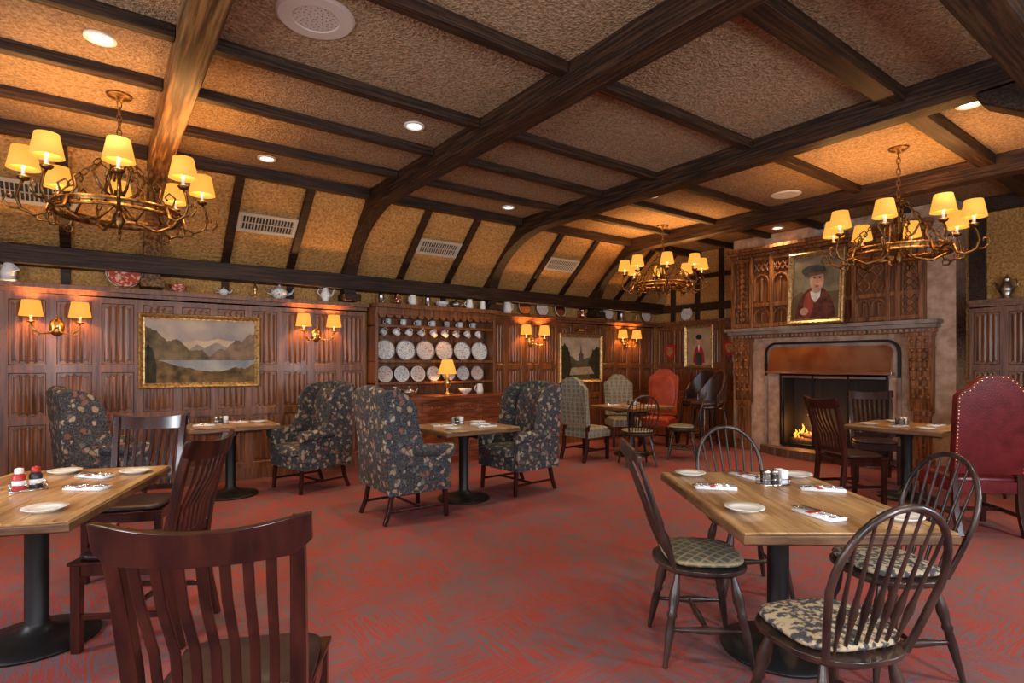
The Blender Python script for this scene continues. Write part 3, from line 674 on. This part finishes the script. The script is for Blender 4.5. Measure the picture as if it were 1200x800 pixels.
def table(w,l):
    b=MB(); n=5
    for k in range(n):
        x0=-w/2+.05+(w-.1)*k/n; x1=-w/2+.05+(w-.1)*(k+1)/n; b.bb((x0+.0008,-l/2+.06,.712),(x1-.0008,l/2-.06,.75),tablew)
    for s in (-1,1):
        b.bb((s*(w/2),-l/2,.708),(s*(w/2-.05),l/2,.75),tablew); b.bb((-w/2+.05,s*l/2,.708),(w/2-.05,s*(l/2-.06),.75),tablew)
    b.frame(w-.004,l-.004,[(0,.70),(.008,.705),(.008,.738),(0,.742),(-.02,.738),(-.02,.70)],tablee)
    b.bb((-w/2+.08,-l/2+.1,.685),(w/2-.08,l/2-.1,.71),tablee)
    b.lathe([(0,0),(.265,0),(.27,.012),(.26,.022),(.18,.035),(.09,.055),(.06,.08),(.05,.1),(.05,.6),(.07,.66),(.07,.686),(0,.686)],iron,32)
    b.bar([(-w*.36,0,.675),(w*.36,0,.675)],.05,.03,iron,side=(0,0,1)); b.bar([(0,-l*.36,.672),(0,l*.36,.672)],.05,.03,iron,side=(0,0,1))
    return b.mesh('dining_table')
def platem(r=.085):
    b=MB(); b.lathe([(0,.0),(r*.6,.0),(r*.7,.008),(r,.018),(r,.021),(r*.68,.012),(r*.58,.008),(0,.008)],white,32); return b.mesh('side_plate')
def napkinm():
    b=MB(); b.box((0,0,.005),(.085,.20,.009),linen); b.box((.004,-.01,.0115),(.08,.185,.004),linen); 
    b.box((0,.015,.014),(.084,.028,.003),redm)
    def fork(x):
        b.bar([(x,-.10,.017),(x,.02,.018),(x,.05,.019)],[.012,.006,.01],.003,chrome); b.bar([(x,.05,.019),(x,.075,.018)],.022,.003,chrome)
        for q in (-.008,-.0027,.0027,.008): b.bar([(x+q,.075,.018),(x+q,.115,.019)],.003,.002,chrome)
    fork(-.02); b.bar([(.018,-.10,.018),(.018,.01,.018),(.018,.03,.018),(.018,.11,.018)],[.014,.01,.016,.01],.003,chrome)
    return b.mesh('napkin_with_cutlery')
def caddym(red=False):
    b=MB()
    b.box((0,0,.004),(.15,.09,.008),chrome)
    for z in (.035,): b.tube([(-.075,-.045,z),(.075,-.045,z),(.075,.045,z),(-.075,.045,z)],.002,chrome,6,closed=True)
    for x in (-.07,.07):
        for y in (-.042,.042): b.tube([(x,y,.008),(x,y,.035)],.002,chrome,6)
    if red:
        for x,m in ((-.035,redm),(.03,blackp)):
            b.lathe([(0,.008),(.028,.008),(.028,.075),(.018,.09),(0,.09)],m,16,at=(x,0,0)); b.lathe([(.0285,.03),(.0285,.055)],linen,16,at=(x,0,0)); b.lathe([(.018,.09),(.02,.10),(.018,.115),(0,.12)],white if m is redm else redm,16,at=(x,0,0))
    else:
        for x,y,m in ((-.045,-.018,white),(.0,-.018,blackp)):
            b.lathe([(0,.008),(.019,.008),(.017,.06),(0,.06)],glass if m is white else m,14,at=(x,y,0)); b.lathe([(.0185,.06),(.0185,.078),(.012,.086),(0,.088)],chrome,14,at=(x,y,0))
        for k in range(5): b.box((.048,-.03+.014*k,.045),(.04,.006,.07),linen)
        b.box((-.02,.022,.04),(.06,.03,.06),blackp)
    return b.mesh('condiment_caddy')
SC=slat_chair(); WH=windsor(False,quilt); WH2=windsor(False,scrollfab); WF_=windsor(True,quilt); WG=wing()
TG=tall(greyfab,nail=False,H=1.2,W=.5); TR=tall(redlea,H=1.30); TBg=tall(leather,H=1.30,W=.54); BA=barrel(darklea); BAR=barrel(darklea,.72,1.28)
PL=platem(); NP=napkinm(); CD=caddym(); CR=caddym(True)
TM={}
def put_table(x,y,rz,w,l,plates,naps,cad,red=False):
    k=(w,l)
    if k not in TM: TM[k]=table(w,l)
    place('dining_table',TM[k],(x,y,0),rz,bevel=.004,seg=1)
    Z=Matrix.Rotation(R(rz),3,'Z')
    for p in plates: v=Z@Vector((p[0],p[1],0)); place('side_plate',PL,(x+v.x,y+v.y,.7505))
    for p in naps: v=Z@Vector((p[0],p[1],0)); place('napkin_with_cutlery',NP,(x+v.x,y+v.y,.7505),rz+p[2])
    for p in cad: v=Z@Vector((p[0],p[1],0)); place('condiment_caddy',CR if red else CD,(x+v.x,y+v.y,.7505),rz+p[2])
def ch(name,me,x,y,rz,bev=.004,seg=2,scale=1): place(name,me,(x,y,0),rz,bevel=bev,seg=seg,scale=scale)
SS=(1,1,.965)
# right foreground group
put_table(2.68,1.45,-36.3,.82,1.2,[(-.28,-.28),(-.27,.50),(.32,.46),(.31,-.42)],[(-.25,.16,80),(.28,.12,75),(.0,-.36,20),(.04,.46,20)],[(.09,.25,8)])
ch('windsor_chair',WF_,2.37,1.70,-130); ch('windsor_chair',WH,3.24,1.97,143.7); ch('windsor_chair',WH2,2.09,.94,-24); ch('windsor_chair',WH2,3.0,1.09,57)
# left foreground group
put_table(-.25,3.71,-21,.82,1.3,[(.24,-.45),(-.1,.52),(.30,.42)],[(.22,.0,70),(.12,.35,60),(-.2,-.3,30),(-.3,.1,60)],[(-.06,.05,30)],True)
ch('slat_back_chair',SC,.35,1.86,-25,scale=SS); ch('slat_back_chair',SC,.20,3.50,58,scale=SS); ch('slat_back_chair',SC,.20,4.60,159,scale=SS)
# wall table
put_table(1.13,6.57,0,.85,.62,[(.28,.0)],[(-.25,.0,80),(.1,.15,70)],[(-.08,.1,0)])
ch('wing_chair',WG,.06,6.45,-80,.014,3); ch('wing_chair',WG,1.90,6.46,104,.014,3)
# middle table
put_table(3.04,4.98,0,.85,.80,[(.27,.15),(-.25,-.2)],[(-.2,.1,80),(.15,-.2,80),(.2,.0,60)],[(0,.15,0)])
ch('wing_chair',WG,2.32,4.80,-90,.014,3); ch('wing_chair',WG,3.74,5.02,94,.014,3)
# back table
put_table(6.56,5.85,0,.9,.9,[(.3,.2),(-.3,-.2)],[(-.2,.2,80),(.2,-.2,80)],[(0,0,0)])
ch('upholstered_chair',TG,5.72,5.98,-85); ch('windsor_chair',WH,5.95,5.2,-30); ch('windsor_chair',WH,6.9,5.16,35)
ch('upholstered_chair',TG,7.2,6.62,150); ch('upholstered_chair',TR,7.75,6.3,110)
ch('bar_chair',BAR,8.4,5.98,90); ch('bar_chair',BAR,7.95,5.48,70)
# right back table
put_table(6.77,2.29,0,.85,.85,[(.25,.2),(-.25,-.25),(-.25,.25)],[(-.2,.0,80),(.2,-.2,80)],[(0,.05,0)])
ch('slat_back_chair',SC,6.16,2.58,-120); ch('slat_back_chair',SC,7.45,2.85,120)
ch('leather_dining_chair',TBg,5.98,1.56,-44); ch('barrel_chair',BA,7.75,1.9,90); ch('leather_dining_chair',TBg,7.05,1.20,20)
# ------------------------------------------------------------------ hutch
b=MB(); hx0,hx1=2.96,4.89
b.bb((hx0,7.35,0),(hx1,7.39,2.2),wood)
for x in (hx0,hx1-.04): b.bb((x,7.08,.94),(x+.04,7.36,2.15),wood)
for z in (1.12,1.42,1.90): b.bb((hx0,7.12,z-.012),(hx1,7.36,z+.012),wood); b.bb((hx0,7.11,z-.018),(hx1,7.12,z+.018),wood)
b.bb((hx0-.01,7.03,2.14),(hx1+.01,7.39,2.20),wood); b.bb((hx0,7.07,2.05),(hx1,7.10,2.14),wood)
n=16
for k in range(n):
    u=hx0+.04+(hx1-hx0-.08)*(k+.5)/n; b.lathe([(.0,0),(.055,0),(.055,.02),(0,.02)],wood,16,Matrix.Translation((u,7.10,2.06))@Euler((math.pi/2,0,0)).to_matrix().to_4x4())
b.bb((hx0-.02,6.80,.90),(hx1+.12,7.33,.945),woodr); b.bb((hx0,6.85,.10),(hx1+.08,7.33,.90),woodr); b.bb((hx0,6.83,0),(hx1+.09,7.33,.10),woodr)
for k in range(4):
    w=(hx1-hx0+.04)/4; x=hx0+.02+w*k
    b.frame(w-.1,.12,[(0,0),(.015,0),(.015,.014),(0,.008)],woodr,basis((x+w/2,6.85,.79),(1,0,0),(0,0,1),(0,-1,0))); b.bb((x+.06,6.838,.74),(x+w-.06,6.85,.84),woodr)
    b.frame(w-.12,.40,[(0,0),(.02,0),(.02,.014),(0,.008)],woodr,basis((x+w/2,6.85,.42),(1,0,0),(0,0,1),(0,-1,0))); b.bb((x+.1,6.838,.26),(x+w-.1,6.85,.58),woodr)
    for q in (-.06,.06): b.lathe([(0,.03),(.014,.025),(.006,.01),(.01,0)],brass,10,Matrix.Translation((x+w/2+q,6.84,.79))@Euler((math.pi/2,0,0)).to_matrix().to_4x4())
build('welsh_dresser',b,bevel=.004,seg=1)
RXP=Euler((math.pi/2-.16,0,0)).to_matrix().to_4x4()
def dplate(b,x,y,z,r,rim):
    T=Matrix.Translation((x,y,z+r*math.cos(.16)))@RXP
    b.lathe([(0,.008),(r*.55,.008),(r*.62,.006)],white,28,T); b.lathe([(0,.0085),(r*.3,.0085)],rim,20,T@Matrix.Translation((0,0,.0006)))
    b.lathe([(r*.62,.006),(r*.92,.016)],rim,28,T); b.lathe([(r*.92,.016),(r,.018),(r,.012),(r*.6,-.002),(0,-.002)],white,28,T)
b=MB()
for k in range(6): dplate(b,hx0+.20+.307*k,7.24,1.432,.145,[blueR,blueR,redR,redR,blueR,blueR][k])
for k in range(7): dplate(b,hx0+.2+.25*k,7.25,1.132,.112,blueR if k%2 else redR)
build('display_plates',b,smooth=True)
def mug(b,T,m=white):
    b.lathe([(0,0),(.036,0),(.042,.09),(.038,.09),(.033,.006),(0,.006)],m,16,T); b.tube([(.038,0,.075),(.065,0,.07),(.068,0,.035),(.036,0,.018)],.006,m,8,Mx=T)
b=MB()
for k in range(9): mug(b,Matrix.Translation((hx0+.2+.19*k,7.2,1.79))@Euler((0,-.9,random.uniform(-.5,.5))).to_matrix().to_4x4(),blueR if k%3==0 else white)
for k in range(7): mug(b,Matrix.Translation((hx0+.25+.23*k,7.24,1.913))@Euler((0,0,random.uniform(0,6))).to_matrix().to_4x4(),white if k%2 else blueR)
build('display_mugs',b,smooth=True)
def pot(kind,m):
    b=MB()
    if kind=='coffee':
        b.lathe([(0,0),(.05,0),(.05,.01),(.04,.02),(.07,.07),(.075,.11),(.045,.17),(.038,.20),(.042,.205),(.02,.23),(.008,.24),(.012,.255),(0,.262)],m,24); b.tube([(.06,0,.08),(.11,0,.12),(.12,0,.17),(.145,0,.19)],[.018,.012,.009,.008],m,10); b.tube([(-.045,0,.18),(-.10,0,.19),(-.12,0,.13),(-.07,0,.08)],.007,m)
    elif kind=='tea':
        b.lathe([(0,0),(.05,0),(.055,.01),(.09,.05),(.09,.08),(.05,.115),(.045,.12),(.02,.135),(.01,.14),(.014,.155),(0,.16)],m,24); b.tube([(.08,0,.05),(.13,0,.07),(.155,0,.12)],[.018,.012,.009],m,10); b.tube([(-.075,0,.10),(-.13,0,.11),(-.135,0,.06),(-.085,0,.045)],.007,m)
    elif kind=='jug':
        b.lathe([(0,0),(.05,0),(.06,.05),(.05,.11),(.042,.14),(.05,.16),(.046,.16),(.036,.13),(0,.1)],m,24); b.tube([(-.045,0,.14),(-.09,0,.12),(-.09,0,.06),(-.055,0,.04)],.007,m)
    elif kind=='bowl':
        b.lathe([(0,0),(.045,0),(.045,.012),(.09,.05),(.11,.09),(.104,.09),(.08,.05),(0,.02)],m,28)
    elif kind=='stein':
        b.lathe([(0,0),(.05,0),(.052,.01),(.045,.02),(.042,.12),(.046,.13),(.03,.15),(.008,.16),(0,.17)],m,20); b.tube([(.042,0,.11),(.085,0,.1),(.085,0,.04),(.044,0,.025)],.007,m)
    return b.mesh({'coffee':'coffee_pot','tea':'teapot','jug':'jug','bowl':'ceramic_bowl','stein':'tankard'}[kind])
Pm={(k,n):pot(k,m) for k,n,m in (('coffee','p',pewter),('coffee','w',white),('tea','w',blueR),('jug','c',copper),('jug','w',white),('bowl','r',redpl),('stein','p',pewter),('tea','p',pewter),('bowl','w',blueR),('stein','w',white),('bowl','c',copper))}
def dec(k,n,x,y,z,s=1,rz=0): place(Pm[(k,n)].name.split('.')[0],Pm[(k,n)],(x,y,z),rz,scale=s)
LZ=2.1865
dec('coffee','w',2.36,7.27,LZ,.85,0); dec('tea','w',1.80,7.29,LZ,1.1); dec('bowl','r',.72,7.28,LZ,.9); dec('tea','w',1.18,7.29,LZ,.6)
for i,(k,n) in enumerate((('stein','p'),('jug','c'),('jug','w'),('stein','p'),('bowl','w'),('tea','p'),('jug','w'),('stein','w'))): dec(k,n,3.1+.235*i,7.22,2.2005,.95,random.uniform(-60,60))
dec('jug','w',5.25,7.27,LZ,1.2,180); dec('coffee','p',8.88,1.95,LZ,1.1,60); dec('jug','c',6.9,7.29,LZ,1.0); dec('stein','p',7.9,7.29,LZ,1.0)
for i,(k,n) in enumerate((('stein','p'),('tea','p'),('bowl','w'),('jug','w'))): dec(k,n,3.2+.2*i if i<2 else 4.3+.25*(i-2),7.0,.9455,.9)
def lean_plate(x,r,rim,y=7.33,z=LZ):
    b=MB(); dplate(b,0,0,0,r,rim); b.bar([(-r*.5,-.05,.006),(r*.5,-.05,.006)],.012,.012,wood,side=(0,0,1)); build('decorative_plate',b,(x,y,z+.003),smooth=True)
lean_plate(.22,.16,redpl,7.24); lean_plate(5.62,.13,copper,7.30); lean_plate(6.0,.12,redR,7.32); lean_plate(6.4,.12,copper,7.32); lean_plate(7.55,.13,blueR,7.30); lean_plate(8.6,.13,redR,7.30)
b=MB(); RZ=Matrix.Rotation(R(-90),4,'Z'); b.T=RZ; dplate(b,0,.06,0,.13,blueR); build('decorative_plate',b,(8.87,6.6,LZ+.003),smooth=True)
b=MB(); b.lathe([(0,0),(.09,0),(.09,.02),(.075,.03),(0,.03)],white,20); b.tube([(0,0,.03),(0,0,.1),(.01,0,.18),(.0,0,.24),(0,0,.27)],[.07,.08,.065,.035,.03],white,14)
b.tube([(0,0,.26),(0,-.005,.30),(0,0,.34)],[.03,.042,.012],white,12); b.tube([(.06,0,.19),(.10,-.03,.14),(.05,-.06,.12)],[.02,.017,.014],white,8); b.tube([(-.06,0,.19),(-.1,-.03,.16),(-.08,-.06,.24)],[.02,.017,.014],white,8)
place('porcelain_figurine',b.mesh('porcelain_figurine'),(-.70,7.25,LZ),scale=.8)
# ------------------------------------------------------------------ light
for i,(a,c) in enumerate(WR): light('window_daylight','AREA',(XF+(a+c)/2,YS+.06,1.7),85,(.88,.92,1),rot=(R(90),0,0),shape='RECTANGLE',size=1.7,size_y=1.5)
for i,(a,c) in enumerate(WF): light('window_daylight','AREA',(XF+.06,YS+(a+c)/2,1.7),75,(.88,.92,1),rot=(R(90),0,R(-90)),shape='RECTANGLE',size=1.7,size_y=1.5)
w=bpy.data.worlds.new('world'); bpy.context.scene.world=w; w.use_nodes=True
w.node_tree.nodes['Background'].inputs[0].default_value=(.6,.75,1,1); w.node_tree.nodes['Background'].inputs[1].default_value=.8
# ------------------------------------------------------------------ camera
cam=bpy.data.cameras.new('camera'); co=bpy.data.objects.new('camera',cam); bpy.context.scene.collection.objects.link(co)
co.location=(0,0,1.4); co.rotation_euler=(R(90),0,R(-36.3)); cam.lens=19.8; cam.sensor_width=36; cam.shift_y=.0208; cam.clip_start=.05
bpy.context.scene.camera=co
bpy.context.scene.view_settings.view_transform='Standard'
